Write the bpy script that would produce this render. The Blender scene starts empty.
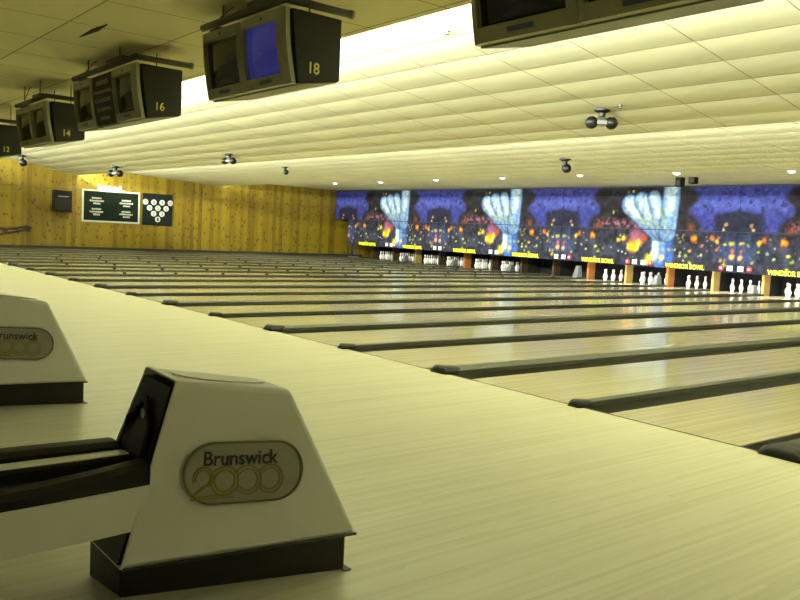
import bpy, bmesh, math, random
import numpy as np
from mathutils import Vector, Matrix, Euler
PI = math.pi
SC = bpy.context.scene
COL = SC.collection
random.seed(7)
P = 1.70                      # distance from one lane to the next
OFF = 0.10
def div_x(k): return -k*P + OFF
def gap(k): return (-.25, .43) if k % 2 == 0 else (-.10, .34)      # the trough around a divider, from its own x
def lane_c(i): return ((div_x(i+1)+gap(i+1)[1])+(div_x(i)+gap(i)[0]))/2
def lane_w(i): return (div_x(i)+gap(i)[0])-(div_x(i+1)+gap(i+1)[1])
YM = 17.8                     # plane of the masking units
YPIN = 19.15                  # head pins
WX = -31.8                    # pine wall

# ------------------------------------------------------------------ materials
MATS = {}
def new_mat(name):
    m = bpy.data.materials.new(name); m.use_nodes = True
    nt = m.node_tree; b = nt.nodes['Principled BSDF']
    MATS[name] = m
    return m, nt, b
def N(nt, t, **kw):
    n = nt.nodes.new(t)
    for k, v in kw.items(): setattr(n, k, v)
    return n
def plain(name, col, rough=.5, metal=0, spec=.5, emit=None, estr=0, bump=0, bscale=60, var=0):
    m, nt, b = new_mat(name)
    b.inputs['Base Color'].default_value = (*col, 1)
    b.inputs['Roughness'].default_value = rough
    b.inputs['Metallic'].default_value = metal
    b.inputs['Specular IOR Level'].default_value = spec
    if emit:
        b.inputs['Emission Color'].default_value = (*emit, 1)
        b.inputs['Emission Strength'].default_value = estr
    if var or bump:
        tc = N(nt, 'ShaderNodeTexCoord'); no = N(nt, 'ShaderNodeTexNoise')
        no.inputs['Scale'].default_value = bscale; no.inputs['Detail'].default_value = 4
        nt.links.new(tc.outputs['Object'], no.inputs['Vector'])
        if var:
            mx = N(nt, 'ShaderNodeMix', data_type='RGBA')
            mx.inputs[6].default_value = (*[c*(1-var) for c in col], 1)
            mx.inputs[7].default_value = (*[min(1, c*(1+var)) for c in col], 1)
            nt.links.new(no.outputs['Fac'], mx.inputs[0]); nt.links.new(mx.outputs[2], b.inputs['Base Color'])
        if bump:
            bp = N(nt, 'ShaderNodeBump'); bp.inputs['Strength'].default_value = bump; bp.inputs['Distance'].default_value = .01
            nt.links.new(no.outputs['Fac'], bp.inputs['Height']); nt.links.new(bp.outputs[0], b.inputs['Normal'])
    return m

def math_n(nt, op, a, b=None, c=None):
    n = N(nt, 'ShaderNodeMath', operation=op)
    for i, v in enumerate((a, b, c)):
        if v is None: continue
        if isinstance(v, (int, float)): n.inputs[i].default_value = v
        else: nt.links.new(v, n.inputs[i])
    return n.outputs[0]

def wood_boards(name, c1, c2, c3, width, rough, axis='x', gap=.0, gapcol=(.1, .07, .03), spec=.5, grain=(30, 1.2), coat=0, boardlen=1.6, contrast=1.0):
    """boards of `width` running along Y; each board has its own tone, with long grain"""
    m, nt, b = new_mat(name)
    tc = N(nt, 'ShaderNodeTexCoord'); sp = N(nt, 'ShaderNodeSeparateXYZ')
    nt.links.new(tc.outputs['Object'], sp.inputs[0])
    X = sp.outputs[0] if axis == 'x' else sp.outputs[1]
    Y = sp.outputs[1] if axis == 'x' else sp.outputs[2]
    bx = math_n(nt, 'DIVIDE', X, width); ib = math_n(nt, 'FLOOR', bx)
    wn = N(nt, 'ShaderNodeTexWhiteNoise', noise_dimensions='1D'); nt.links.new(ib, wn.inputs['W'])
    sh = math_n(nt, 'MULTIPLY', wn.outputs['Value'], 13.0)
    yb = math_n(nt, 'FLOOR', math_n(nt, 'DIVIDE', math_n(nt, 'ADD', Y, sh), boardlen))
    wn2 = N(nt, 'ShaderNodeTexWhiteNoise', noise_dimensions='2D')
    cb = N(nt, 'ShaderNodeCombineXYZ'); nt.links.new(ib, cb.inputs[0]); nt.links.new(yb, cb.inputs[1])
    nt.links.new(cb.outputs[0], wn2.inputs['Vector'])
    mp = N(nt, 'ShaderNodeCombineXYZ')
    nt.links.new(math_n(nt, 'MULTIPLY', X, grain[0]), mp.inputs[0]); nt.links.new(math_n(nt, 'MULTIPLY', Y, grain[1]), mp.inputs[1])
    nt.links.new(sh, mp.inputs[2])
    no = N(nt, 'ShaderNodeTexNoise'); no.inputs['Scale'].default_value = 1; no.inputs['Detail'].default_value = 5
    no.inputs['Roughness'].default_value = .65
    nt.links.new(mp.outputs[0], no.inputs['Vector'])
    f = math_n(nt, 'ADD', math_n(nt, 'MULTIPLY', wn2.outputs['Value'], .55*contrast), math_n(nt, 'MULTIPLY', no.outputs['Fac'], .75))
    f = math_n(nt, 'ADD', f, -.1)
    cr = N(nt, 'ShaderNodeValToRGB')
    cr.color_ramp.elements[0].position = .05; cr.color_ramp.elements[0].color = (*c1, 1)
    cr.color_ramp.elements[1].position = .95; cr.color_ramp.elements[1].color = (*c3, 1)
    e = cr.color_ramp.elements.new(.45); e.color = (*c2, 1)
    nt.links.new(f, cr.inputs[0])
    out = cr.outputs[0]
    if gap:
        fr = math_n(nt, 'FRACT', bx); g = math_n(nt, 'LESS_THAN', fr, gap)
        mx = N(nt, 'ShaderNodeMix', data_type='RGBA'); nt.links.new(g, mx.inputs[0]); nt.links.new(out, mx.inputs[6])
        mx.inputs[7].default_value = (*gapcol, 1); out = mx.outputs[2]
    nt.links.new(out, b.inputs['Base Color'])
    b.inputs['Roughness'].default_value = rough; b.inputs['Specular IOR Level'].default_value = spec
    b.inputs['Coat Weight'].default_value = coat; b.inputs['Coat Roughness'].default_value = .08
    return m, nt, b, out, (X, Y)

wood_boards('maple_floor', (.50, .47, .30), (.66, .635, .465), (.76, .74, .58), .027, .36, grain=(55, .9), contrast=.5, boardlen=2.6)
wood_boards('lane_wood', (.38, .33, .19), (.53, .47, .29), (.64, .59, .40), .027, .20, grain=(60, .6), coat=.3, boardlen=6, contrast=.7)
m, nt, b, out, (X, Y) = wood_boards('knotty_pine', (.070, .040, .002), (.165, .110, .004), (.235, .17, .010), .19, .42, axis='y', gap=.05, gapcol=(.22, .11, .02), grain=(9, .8), boardlen=40)
cbk = N(nt, 'ShaderNodeCombineXYZ')
nt.links.new(math_n(nt, 'MULTIPLY', X, 6.0), cbk.inputs[0]); nt.links.new(math_n(nt, 'MULTIPLY', Y, 4.0), cbk.inputs[1])
vo = N(nt, 'ShaderNodeTexVoronoi'); nt.links.new(cbk.outputs[0], vo.inputs['Vector']); vo.inputs['Scale'].default_value = 1.0
kn = N(nt, 'ShaderNodeMapRange'); kn.inputs[1].default_value = .12; kn.inputs[2].default_value = .32; kn.inputs[3].default_value = .85; kn.inputs[4].default_value = 0
nt.links.new(vo.outputs['Distance'], kn.inputs[0])
mx = N(nt, 'ShaderNodeMix', data_type='RGBA'); nt.links.new(kn.outputs[0], mx.inputs[0]); nt.links.new(out, mx.inputs[6])
mx.inputs[7].default_value = (.05, .022, .004, 1); nt.links.new(mx.outputs[2], b.inputs['Base Color'])

def tile_mat(name, col, x0, y0, sx, sy, line=.009, linecol=(.36, .33, .2), sag=.2, var=.05):
    m, nt, b = new_mat(name)
    tc = N(nt, 'ShaderNodeTexCoord'); sp = N(nt, 'ShaderNodeSeparateXYZ'); nt.links.new(tc.outputs['Object'], sp.inputs[0])
    gx = math_n(nt, 'DIVIDE', math_n(nt, 'SUBTRACT', sp.outputs[0], x0), sx); gy = math_n(nt, 'DIVIDE', math_n(nt, 'SUBTRACT', sp.outputs[1], y0), sy)
    fx = math_n(nt, 'FRACT', gx); fy = math_n(nt, 'FRACT', gy)
    ex = math_n(nt, 'MULTIPLY', math_n(nt, 'SUBTRACT', .5, math_n(nt, 'ABSOLUTE', math_n(nt, 'SUBTRACT', fx, .5))), sx)
    ey = math_n(nt, 'MULTIPLY', math_n(nt, 'SUBTRACT', .5, math_n(nt, 'ABSOLUTE', math_n(nt, 'SUBTRACT', fy, .5))), sy)
    ln = math_n(nt, 'LESS_THAN', math_n(nt, 'MINIMUM', ex, ey), line)
    cb = N(nt, 'ShaderNodeCombineXYZ'); nt.links.new(math_n(nt, 'FLOOR', gx), cb.inputs[0]); nt.links.new(math_n(nt, 'FLOOR', gy), cb.inputs[1])
    wn = N(nt, 'ShaderNodeTexWhiteNoise', noise_dimensions='2D'); nt.links.new(cb.outputs[0], wn.inputs['Vector'])
    mx = N(nt, 'ShaderNodeMix', data_type='RGBA'); nt.links.new(wn.outputs['Value'], mx.inputs[0])
    mx.inputs[6].default_value = (*[c*(1-var) for c in col], 1); mx.inputs[7].default_value = (*[c*(1+var) for c in col], 1)
    m2 = N(nt, 'ShaderNodeMix', data_type='RGBA'); nt.links.new(ln, m2.inputs[0]); nt.links.new(mx.outputs[2], m2.inputs[6])
    m2.inputs[7].default_value = (*linecol, 1); nt.links.new(m2.outputs[2], b.inputs['Base Color'])
    b.inputs['Roughness'].default_value = .85; b.inputs['Specular IOR Level'].default_value = .2
    # each tile sags a little between its runners
    s = math_n(nt, 'MULTIPLY', math_n(nt, 'SINE', math_n(nt, 'MULTIPLY', fy, PI)), -.03)
    bp = N(nt, 'ShaderNodeBump'); bp.inputs['Strength'].default_value = sag; bp.inputs['Distance'].default_value = 1.0
    bp.invert = True
    nt.links.new(s, bp.inputs['Height']); nt.links.new(bp.outputs[0], b.inputs['Normal'])
    return m
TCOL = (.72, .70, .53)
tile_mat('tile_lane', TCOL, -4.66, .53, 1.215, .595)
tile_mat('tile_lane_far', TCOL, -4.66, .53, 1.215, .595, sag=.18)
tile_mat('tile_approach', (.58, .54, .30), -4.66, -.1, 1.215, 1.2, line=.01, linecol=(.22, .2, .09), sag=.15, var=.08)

plain('hood_white', (.66, .66, .58), .32, var=.03, bscale=6)
plain('trim_white', (.80, .80, .74), .3)
plain('base_dark', (.012, .010, .007), .4, bump=.2)
plain('black_plastic', (.005, .005, .005), .4, spec=.3)
plain('black_rubber', (.004, .004, .004), .5, spec=.3)
plain('badge_back', (.30, .30, .22), .25, var=.05, bscale=30)
plain('badge_rim', (.16, .15, .08), .3, metal=.6)
plain('badge_gold', (.20, .165, .02), .4, metal=.0)
plain('ink', (.012, .012, .012), .4)
plain('rack_metal', (.33, .33, .29), .25, metal=.8)
plain('tv_bezel', (.26, .26, .155), .45, var=.04, bscale=8)
plain('tv_case', (.019, .019, .011), .6, spec=.25, bump=.15)
plain('tv_under', (.24, .24, .15), .5)
plain('tv_screen', (.008, .009, .010), .08, spec=.7)
plain('tv_screen_blue', (.01, .01, .03), .1, emit=(.055, .055, .42), estr=.27)
plain('tv_text', (.24, .24, .18), .5)
plain('pipe', (.05, .05, .035), .45, var=.2, bscale=20)
plain('pipe_end', (.22, .22, .17), .5)
plain('yellow_text', (.78, .68, .14), .5)
plain('gutter', (.014, .013, .008), .6, spec=.15, var=.15, bscale=5)
plain('divider', (.06, .06, .045), .45, spec=.35, var=.15, bscale=5)
plain('endcap', (.02, .02, .02), .5, spec=.3, bump=.5, bscale=25)
plain('foul_line', (.02, .015, .01), .5)
plain('kick_orange', (.45, .17, .04), .5, var=.15, bscale=7)
plain('kick_tan', (.42, .28, .08), .5, var=.15, bscale=7)
plain('kick_dark', (.05, .03, .012), .6, var=.15, bscale=7)
plain('pit_black', (.008, .008, .008), .9)
plain('housing_grey', (.11, .12, .12), .5, var=.1, bscale=9)
plain('pin_white', (.85, .85, .82), .25)
plain('pin_red', (.5, .02, .02), .3)
plain('mask_frame', (.015, .015, .02), .5)
plain('sign_yellow_glow', (.88, .88, .01), .5, emit=(.8, .8, .01), estr=.35)  # faint glow put into the lettering, which is no lamp
plain('sign_white', (.85, .85, .85), .5, emit=(.9, .9, .9), estr=.35)
plain('sign_red', (.6, .01, .03), .4, emit=(.7, .01, .04), estr=.35)
plain('board_black', (.004, .009, .005), .7, spec=.15)
plain('board_grey', (.007, .010, .009), .7, spec=.15)
plain('letter_white', (.5, .5, .47), .5)
plain('speaker_black', (.006, .006, .006), .7, spec=.2, bump=.3, bscale=80)
plain('dark_trim', (.16, .09, .02), .6)
plain('walkway', (.03, .032, .028), .7, var=.2, bscale=12)
plain('baseboard', (.02, .02, .017), .6)
plain('plaster', (.42, .39, .26), .8, var=.05, bscale=3)
plain('chrome_head', (.14, .14, .14), .4, metal=.5)
plain('lamp_glow', (.9, .9, .8), .5, emit=(1, .97, .85), estr=6)
plain('ornament', (.05, .03, .02), .5)
plain('blue_label', (.05, .06, .12), .4)
plain('flowerish', (.5, .5, .5), .5)

m, nt, b = new_mat('mural')
at = N(nt, 'ShaderNodeVertexColor', layer_name='mural')
gm = N(nt, 'ShaderNodeGamma'); gm.inputs[1].default_value = 1.42
nt.links.new(at.outputs['Color'], gm.inputs[0]); nt.links.new(gm.outputs[0], b.inputs['Base Color'])
b.inputs['Roughness'].default_value = .8; b.inputs['Specular IOR Level'].default_value = .15

# ------------------------------------------------------------------ object helpers
def tag(o, label=None, cat=None, group=None, kind=None):
    if label: o['label'] = label
    if cat: o['category'] = cat
    if group: o['group'] = group
    if kind: o['kind'] = kind
    return o
def empty(name, loc, label, cat, group=None, rz=0):
    o = bpy.data.objects.new(name, None); COL.objects.link(o); o.location = loc; o.rotation_euler = (0, 0, rz)
    o.empty_display_size = .1
    return tag(o, label, cat, group)
def mesh_obj(name, bm, mat, parent=None, smooth=False, loc=(0, 0, 0), rot=(0, 0, 0)):
    me = bpy.data.meshes.new(name)
    bmesh.ops.recalc_face_normals(bm, faces=bm.faces[:])
    bm.to_mesh(me); bm.free()
    for mm in (mat if isinstance(mat, (list, tuple)) else [mat]): me.materials.append(MATS[mm])
    if smooth:
        for p in me.polygons: p.use_smooth = True
    o = bpy.data.objects.new(name, me); COL.objects.link(o); o.location = loc; o.rotation_euler = rot
    if parent: o.parent = parent
    return o
def from_mesh(name, me, mat, parent=None, loc=(0, 0, 0), rot=(0, 0, 0)):
    o = bpy.data.objects.new(name, me)
    COL.objects.link(o); o.location = loc; o.rotation_euler = rot
    if parent: o.parent = parent
    return o
def copy_tree(o, parent=None):
    c = o.copy(); COL.objects.link(c)
    if parent: c.parent = parent
    for ch in [x for x in bpy.data.objects if x.parent == o]: copy_tree(ch, c)
    return c
def bx(bm, x0, x1, y0, y1, z0, z1, bevel=0, seg=2):
    vs = [bm.verts.new((x, y, z)) for x in (x0, x1) for y in (y0, y1) for z in (z0, z1)]
    fs = []
    for f in ((0, 1, 3, 2), (4, 6, 7, 5), (0, 4, 5, 1), (2, 3, 7, 6), (0, 2, 6, 4), (1, 5, 7, 3)):
        fs.append(bm.faces.new([vs[i] for i in f]))
    if bevel:
        es = list({e for f in fs for e in f.edges})
        bmesh.ops.bevel(bm, geom=es, offset=bevel, segments=seg, affect='EDGES', profile=.6)
    return vs
def box_bm(*a, **k):
    bm = bmesh.new(); bx(bm, *a, **k); return bm
def hexa(bm, pts, bevel=0, seg=3):
    """pts: 8 corners ordered bottom (4, ccw) then top (4, ccw)"""
    vs = [bm.verts.new(p) for p in pts]
    fs = [bm.faces.new([vs[i] for i in f]) for f in ((3, 2, 1, 0), (4, 5, 6, 7), (0, 1, 5, 4), (1, 2, 6, 5), (2, 3, 7, 6), (3, 0, 4, 7))]
    if bevel:
        bmesh.ops.bevel(bm, geom=list({e for f in fs for e in f.edges}), offset=bevel, segments=seg, affect='EDGES', profile=.5)
    return vs
def tube(bm, pts, r, n=8, cap=True, closed=False):
    pts = [Vector(p) for p in pts]; rings = []
    L = len(pts)
    for i, p in enumerate(pts):
        if closed: t = pts[(i+1) % L]-pts[i-1]
        else: t = (pts[min(i+1, L-1)]-pts[max(i-1, 0)])
        t.normalize()
        up = Vector((0, 0, 1)) if abs(t.z) < .9 else Vector((1, 0, 0))
        a = t.cross(up).normalized(); b_ = t.cross(a).normalized()
        rr = r[i] if isinstance(r, (list, tuple)) else r
        rings.append([bm.verts.new(p+a*rr*math.cos(2*PI*j/n)+b_*rr*math.sin(2*PI*j/n)) for j in range(n)])
    rng = range(L) if closed else range(L-1)
    for i in rng:
        A, B = rings[i], rings[(i+1) % L]
        for j in range(n): bm.faces.new((A[j], A[(j+1) % n], B[(j+1) % n], B[j]))
    if cap and not closed:
        bm.faces.new(rings[0]); bm.faces.new(rings[-1][::-1])
def lathe(bm, prof, n=16, c=(0, 0, 0)):
    rings = []
    for r, z in prof:
        if r < 1e-5: rings.append([bm.verts.new((c[0], c[1], c[2]+z))])
        else: rings.append([bm.verts.new((c[0]+r*math.cos(2*PI*j/n), c[1]+r*math.sin(2*PI*j/n), c[2]+z)) for j in range(n)])
    for A, B in zip(rings, rings[1:]):
        for j in range(n):
            if len(A) == 1 and len(B) == 1: continue
            if len(A) == 1: bm.faces.new((A[0], B[j], B[(j+1) % n]))
            elif len(B) == 1: bm.faces.new((A[j], A[(j+1) % n], B[0]))
            else: bm.faces.new((A[j], A[(j+1) % n], B[(j+1) % n], B[j]))
def sphere(bm, c, r, sx=1, sy=1, sz=1, u=16, v=10):
    mt = Matrix.Translation(c) @ Matrix.Diagonal((r*sx, r*sy, r*sz, 1))
    bmesh.ops.create_uvsphere(bm, u_segments=u, v_segments=v, radius=1, matrix=mt)
def prism(bm, poly, fn, d):
    """polygon in 2D mapped by fn(a,b,depth)"""
    A = [bm.verts.new(fn(a, b_, 0)) for a, b_ in poly]; B = [bm.verts.new(fn(a, b_, d)) for a, b_ in poly]
    bm.faces.new(A); bm.faces.new(B[::-1])
    n = len(poly)
    for i in range(n): bm.faces.new((A[i], A[(i+1) % n], B[(i+1) % n], B[i]))
def ribbon(bm, pts, w, fn, d, closed=False):
    n = len(pts); L = []; R = []
    for i, p in enumerate(pts):
        a = pts[(i-1) % n] if (closed or i) else p; c = pts[(i+1) % n] if (closed or i < n-1) else p
        t = Vector((c[0]-a[0], c[1]-a[1])).normalized(); nn = Vector((-t.y, t.x))*w/2
        L.append((p[0]+nn.x, p[1]+nn.y)); R.append((p[0]-nn.x, p[1]-nn.y))
    V = [[bm.verts.new(fn(x[0], x[1], dd)) for x in S] for dd in (0, d) for S in (L, R)]
    l0, r0, l1, r1 = V
    for i in (range(n) if closed else range(n-1)):
        j = (i+1) % n
        bm.faces.new((l1[i], l1[j], r1[j], r1[i])); bm.faces.new((l0[i], l1[i], l1[j], l0[j])); bm.faces.new((r0[i], r0[j], r1[j], r1[i]))
        bm.faces.new((l0[i], l0[j], r0[j], r0[i]))
def text_mesh(body, size=1.0, extrude=.02, bold=0.0, spacing=1.0):
    cu = bpy.data.curves.new('t', 'FONT'); cu.body = body; cu.size = size; cu.extrude = extrude; cu.offset = bold
    cu.space_character = spacing; cu.align_x = 'CENTER'; cu.align_y = 'CENTER'; cu.resolution_u = 4
    o = bpy.data.objects.new('t', cu); COL.objects.link(o)
    bpy.context.view_layer.update()
    me = bpy.data.meshes.new_from_object(o.evaluated_get(bpy.context.evaluated_depsgraph_get()))
    bpy.data.objects.remove(o); bpy.data.curves.remove(cu)
    return me
def text_obj(name, body, width, height, fn, mat, parent, depth=.004, bold=.0, spacing=1.0):
    """text fitted to width x height; fn(a,b,d) maps the writing plane to 3D"""
    me = text_mesh(body, 1, .5, bold, spacing)
    co = np.empty(len(me.vertices)*3); me.vertices.foreach_get('co', co); co = co.reshape(-1, 3)
    mn, mxx = co.min(0), co.max(0); s = mxx-mn
    for v in me.vertices:
        a = ((v.co.x-mn[0])/s[0]-.5)*width; b_ = ((v.co.y-mn[1])/s[1]-.5)*height; d = (v.co.z+.5)*depth
        v.co = fn(a, b_, d)
    me.materials.clear(); me.materials.append(MATS[mat])
    return from_mesh(name, me, mat, parent)
def struct(name, bm, mat, smooth=False):
    o = mesh_obj(name, bm, mat, smooth=smooth); o['kind'] = 'structure'; return o
ORD = ['nearest', 'second nearest', 'third nearest', 'fourth nearest', 'fifth nearest', 'sixth nearest', 'seventh nearest', 'eighth nearest', 'ninth nearest', 'tenth nearest',
       'eleventh nearest', 'twelfth nearest', 'thirteenth nearest', 'fourteenth nearest', 'fifteenth nearest', 'sixteenth nearest', 'seventeenth nearest', 'farthest']
ORDF = ['first', 'second', 'third', 'fourth', 'fifth', 'sixth', 'seventh', 'eighth', 'ninth', 'tenth', 'eleventh', 'twelfth', 'thirteenth', 'fourteenth', 'fifteenth', 'sixteenth', 'seventeenth', 'eighteenth', 'nineteenth']

# ------------------------------------------------------------------ setting
XR, YB = 7.0, -11.0
struct('floor', box_bm(WX, XR, YB, 0, -.1, 0), 'maple_floor')
struct('floor', box_bm(WX, XR, 0, 22, -.25, -.13), 'pit_black')
struct('floor', box_bm(WX, div_x(18)-.26, .0, 19.6, -.13, .03), 'walkway')
struct('wall_left', box_bm(WX-.15, WX, YB, 22, -.25, 4.4), 'knotty_pine')
struct('wall_right', box_bm(XR, XR+.15, YB, 22, -.25, 4.4), 'plaster')
struct('wall_back', box_bm(WX, XR, YB-.15, YB, -.25, 4.4), 'plaster')
struct('wall_front', box_bm(WX, XR, 21.6, 21.75, -.25, 4.4), 'pit_black')
struct('baseboard_left', box_bm(WX, WX+.02, YB, 19.6, .03, .13), 'baseboard')
struct('trim_1', box_bm(WX, WX+.03, YB, YM-.05, 2.43, 2.47), 'dark_trim')
struct('trim_2', box_bm(WX+.02, div_x(-3), -.012, .004, .0, .0025), 'foul_line')
# ceiling: flat over the approach, then three stepped baffles over the lanes
bm = bmesh.new()
ZA = 3.55
bx(bm, WX, XR, YB, 0, ZA, ZA+.05)
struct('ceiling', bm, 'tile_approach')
def slope_ceiling(y0, z0, y1, z1, mat):
    bm = bmesh.new()
    hexa(bm, [(WX, y0, z0), (XR, y0, z0), (XR, y1, z1), (WX, y1, z1), (WX, y0, z0+.05), (XR, y0, z0+.05), (XR, y1, z1+.05), (WX, y1, z1+.05)])
    return struct('ceiling', bm, mat)
slope_ceiling(-.6, 3.95, 5.15, 3.03, 'tile_lane')
slope_ceiling(4.7, 3.44, 11.4, 3.07, 'tile_lane_far')
slope_ceiling(10.9, 3.36, 21.6, 3.30, 'tile_lane_far')
struct('ceiling', box_bm(WX, XR, YB, 21.6, 4.3, 4.35), 'plaster')
struct('trim_3', box_bm(WX, XR, -.62, -.58, ZA+.05, 4.0), 'plaster')
struct('trim_4', box_bm(WX, XR, 4.66, 4.7, 3.20, 3.5), 'plaster')
struct('trim_5', box_bm(WX, XR, 10.86, 10.9, 3.12, 3.45), 'plaster')

# ------------------------------------------------------------------ lanes and dividers
LW = 1.06
for i in range(-2, 18):
    k = i+.5
    xc = lane_c(i); LW = lane_w(i)
    bm = bmesh.new()
    bx(bm, -LW/2, LW/2, 0, 20.15, -.125, 0)
    o = mesh_obj('bowling_lane', bm, 'lane_wood', loc=(xc, 0, 0))
    if i >= 0: lab = 'polished wooden bowling lane, %s of the lanes running off to the right' % ORD[i]
    else: lab = 'polished wooden bowling lane just outside the right edge, %s out' % ('one' if i == -1 else 'two')
    tag(o, lab, 'bowling lane', 'bowling lanes')

def gutter_bm(x0, x1):
    bm = bmesh.new(); n = 8
    prev = None
    for y in (0.0, 19.0):
        pass
    A = []; B = []
    for j in range(n+1):
        t = j/n; x = x0+(x1-x0)*t; z = -.01-.055*math.sin(PI*t)
        A.append((x, z))
    pts = A + [(x1, -.12), (x0, -.12)]
    F = [bm.verts.new((x, .005, z)) for x, z in pts]; Bk = [bm.verts.new((x, 19.12, z)) for x, z in pts]
    m_ = len(pts)
    for j in range(m_): bm.faces.new((F[j], F[(j+1) % m_], Bk[(j+1) % m_], Bk[j]))
    bm.faces.new(F); bm.faces.new(Bk[::-1])
    return bm
def endcap_bm(w, L, h):
    bm = bmesh.new()
    ny, nx = 10, 10; g = []
    for iy in range(ny+1):
        row = []
        for ix in range(nx+1):
            a = ix/nx*2-1; c = iy/ny
            y = -.07+L*c
            e = (1-max(0, (.35-c)/.35)**2.2)
            ww = w/2*(.72+.28*e)
            z = .004+h*(1-abs(a)**4)*min(1, .15+1.0*e)*(1-.25*c)
            if ix in (0, nx) or iy == 0: z = .001
            row.append(bm.verts.new((a*ww, y, z)))
        g.append(row)
    for iy in range(ny):
        for ix in range(nx): bm.faces.new((g[iy][ix], g[iy][ix+1], g[iy+1][ix+1], g[iy+1][ix]))
    # close underneath
    rim = g[0] + [g[i][nx] for i in range(1, ny+1)] + g[ny][::-1][1:] + [g[i][0] for i in range(ny-1, 0, -1)]
    bm.faces.new(rim[::-1])
    return bm
protos = {}
for k in range(-2, 19):
    even = k % 2 == 0
    c0, c1 = (-.08, .17) if even else (-.02, .08); g0, g1 = gap(k)
    nm = 'lane_divider'
    if k >= 1: lab = 'dark %s lane divider, %s beyond the domed one' % ('wide' if even else 'narrow', ORDF[k-1])
    elif k == 0: lab = 'dark wide lane divider with big domed end cap, cut by the right edge'
    else: lab = 'dark lane divider outside the right edge, %s beyond the domed end cap' % ORDF[-k-1]
    root = empty(nm, (div_x(k), 0, 0), lab, 'lane divider', 'lane dividers and gutters')
    mesh_obj('divider_cap', box_bm(c0, c1, .10, 19.12, -.1, .036, bevel=.008), 'divider', root)
    if k < 18: mesh_obj('gutter', gutter_bm(c1, g1), 'gutter', root)
    if True: mesh_obj('gutter', gutter_bm(g0, c0), 'gutter', root)
    h = .075 if even else .06
    mesh_obj('end_cap', endcap_bm(.38 if k == 0 else (.28 if even else .15), .30 if k == 0 else (.22 if even else .18), h), 'endcap', root, smooth=True, loc=(.07 if k == 0 else (.03 if even else .035), 0, 0))
    if 10 <= k <= 15:
        first = None
        for q_ in range(13):
            yy = 1.4+q_*1.3+(k % 3)*.35
            if first is None:
                first = mesh_obj('bracket', box_bm(-.025, .025, -.04, .04, 0, .04, bevel=.008), 'black_rubber', root, loc=(.03, yy, .036))
            else:
                c = first.copy(); COL.objects.link(c); c.parent = root; c.location = (.03, yy, .036)

# ------------------------------------------------------------------ pins
def pin_prof():
    return [(0, 0), (.026, 0), (.029, .004), (.036, .03), (.050, .075), (.060, .115), (.0605, .125), (.055, .16), (.040, .205), (.027, .235), (.0235, .255),
            (.0245, .275), (.029, .305), (.0325, .335), (.031, .355), (.022, .374), (.010, .381), (0, .382)]
S_PIN = 1.10
bm = bmesh.new(); lathe(bm, [(r*S_PIN, z*S_PIN) for r, z in pin_prof()], 16)
pin0 = mesh_obj('bowling_pin', bm, 'pin_white', smooth=True)
bm = bmesh.new()
for zz in (.262, .285):
    z = zz*S_PIN
    r0 = .0252*S_PIN if zz < .27 else .0272*S_PIN
    lathe(bm, [(r0-.002, z-.006), (r0+.0012, z-.006), (r0+.0022, z+.006), (r0-.002, z+.006)], 16)
stripe0 = mesh_obj('neck_stripe', bm, 'pin_red', pin0, smooth=True)
layout = [(0, 0)] + [(-.152, .264), (.152, .264)] + [(-.305, .528), (0, .528), (.305, .528)] + [(-.457, .792), (-.152, .792), (.152, .792), (.457, .792)]
used = False
seen_sets = 0
for i in range(4, 18):
    if i == 11: continue
    xc = lane_c(i)-.08
    seen_sets += 1
    idx = range(10)
    if i == 10: idx = [9]
    if i == 9: idx = [0, 1, 2, 4, 5, 8, 9]
    for j in idx:
        dx, dy = layout[j]
        if not used: pr = pin0; used = True
        else: pr = copy_tree(pin0)
        pr.location = (xc+dx, YPIN+dy, 0)
        if i == 10: lab = 'lone white bowling pin left standing on a dark pin deck near the centre'
        else: lab = 'white bowling pin standing in the pin set at the end of the %s lane' % ORD[i]
        tag(pr, lab, 'bowling pin', 'bowling pins of the %s lane' % ORD[i])

# kickbacks, pit curtains, ball lift housings, masks
KY0, KY1 = 19.30, 20.8
for k in range(3, 19):
    col = 'kick_orange' if k in (8, 10, 14) else ('kick_tan' if k < 10 or k == 16 else 'kick_dark')
    root = empty('lane_kickback', (div_x(k)+.02, KY0, 0), '%s wooden kickback wall between pin decks at the end of the %s divider' % ({'kick_orange': 'reddish brown', 'kick_tan': 'tan', 'kick_dark': 'dark brown'}[col], ORDF[k-1]), 'kickback', 'kickbacks between the pin decks')
    mesh_obj('front_board', box_bm(-.045, .045, 0, .38, -.13, .80, bevel=.006), col, root)
    mesh_obj('rear_panel', box_bm(-.04, .04, .38, KY1-KY0, -.13, .80), 'pit_black', root)
for k in range(3, 18):
    bm = bmesh.new()
    # wavy pit curtain
    n = 24; A = []; B = []
    w = P/2-.06
    for j in range(n+1):
        x = -w+2*w*j/n; y = .02*math.sin(j*1.6)
        A.append((x, y))
    pts = A+[(x, y+.03) for x, y in A[::-1]]
    lo = [bm.verts.new((x, y, .0)) for x, y in pts]; hi = [bm.verts.new((x, y, 1.0)) for x, y in pts]
    m_ = len(pts)
    for j in range(m_): bm.faces.new((lo[j], lo[(j+1) % m_], hi[(j+1) % m_], hi[j]))
    o = mesh_obj('pit_curtain', bm, 'pit_black', loc=(-(k+.5)*P+OFF+.02, 20.42, -.1))
    tag(o, 'black pit curtain hanging behind the pin deck of the %s lane' % ORD[k], 'curtain', 'pit curtains')
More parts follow.
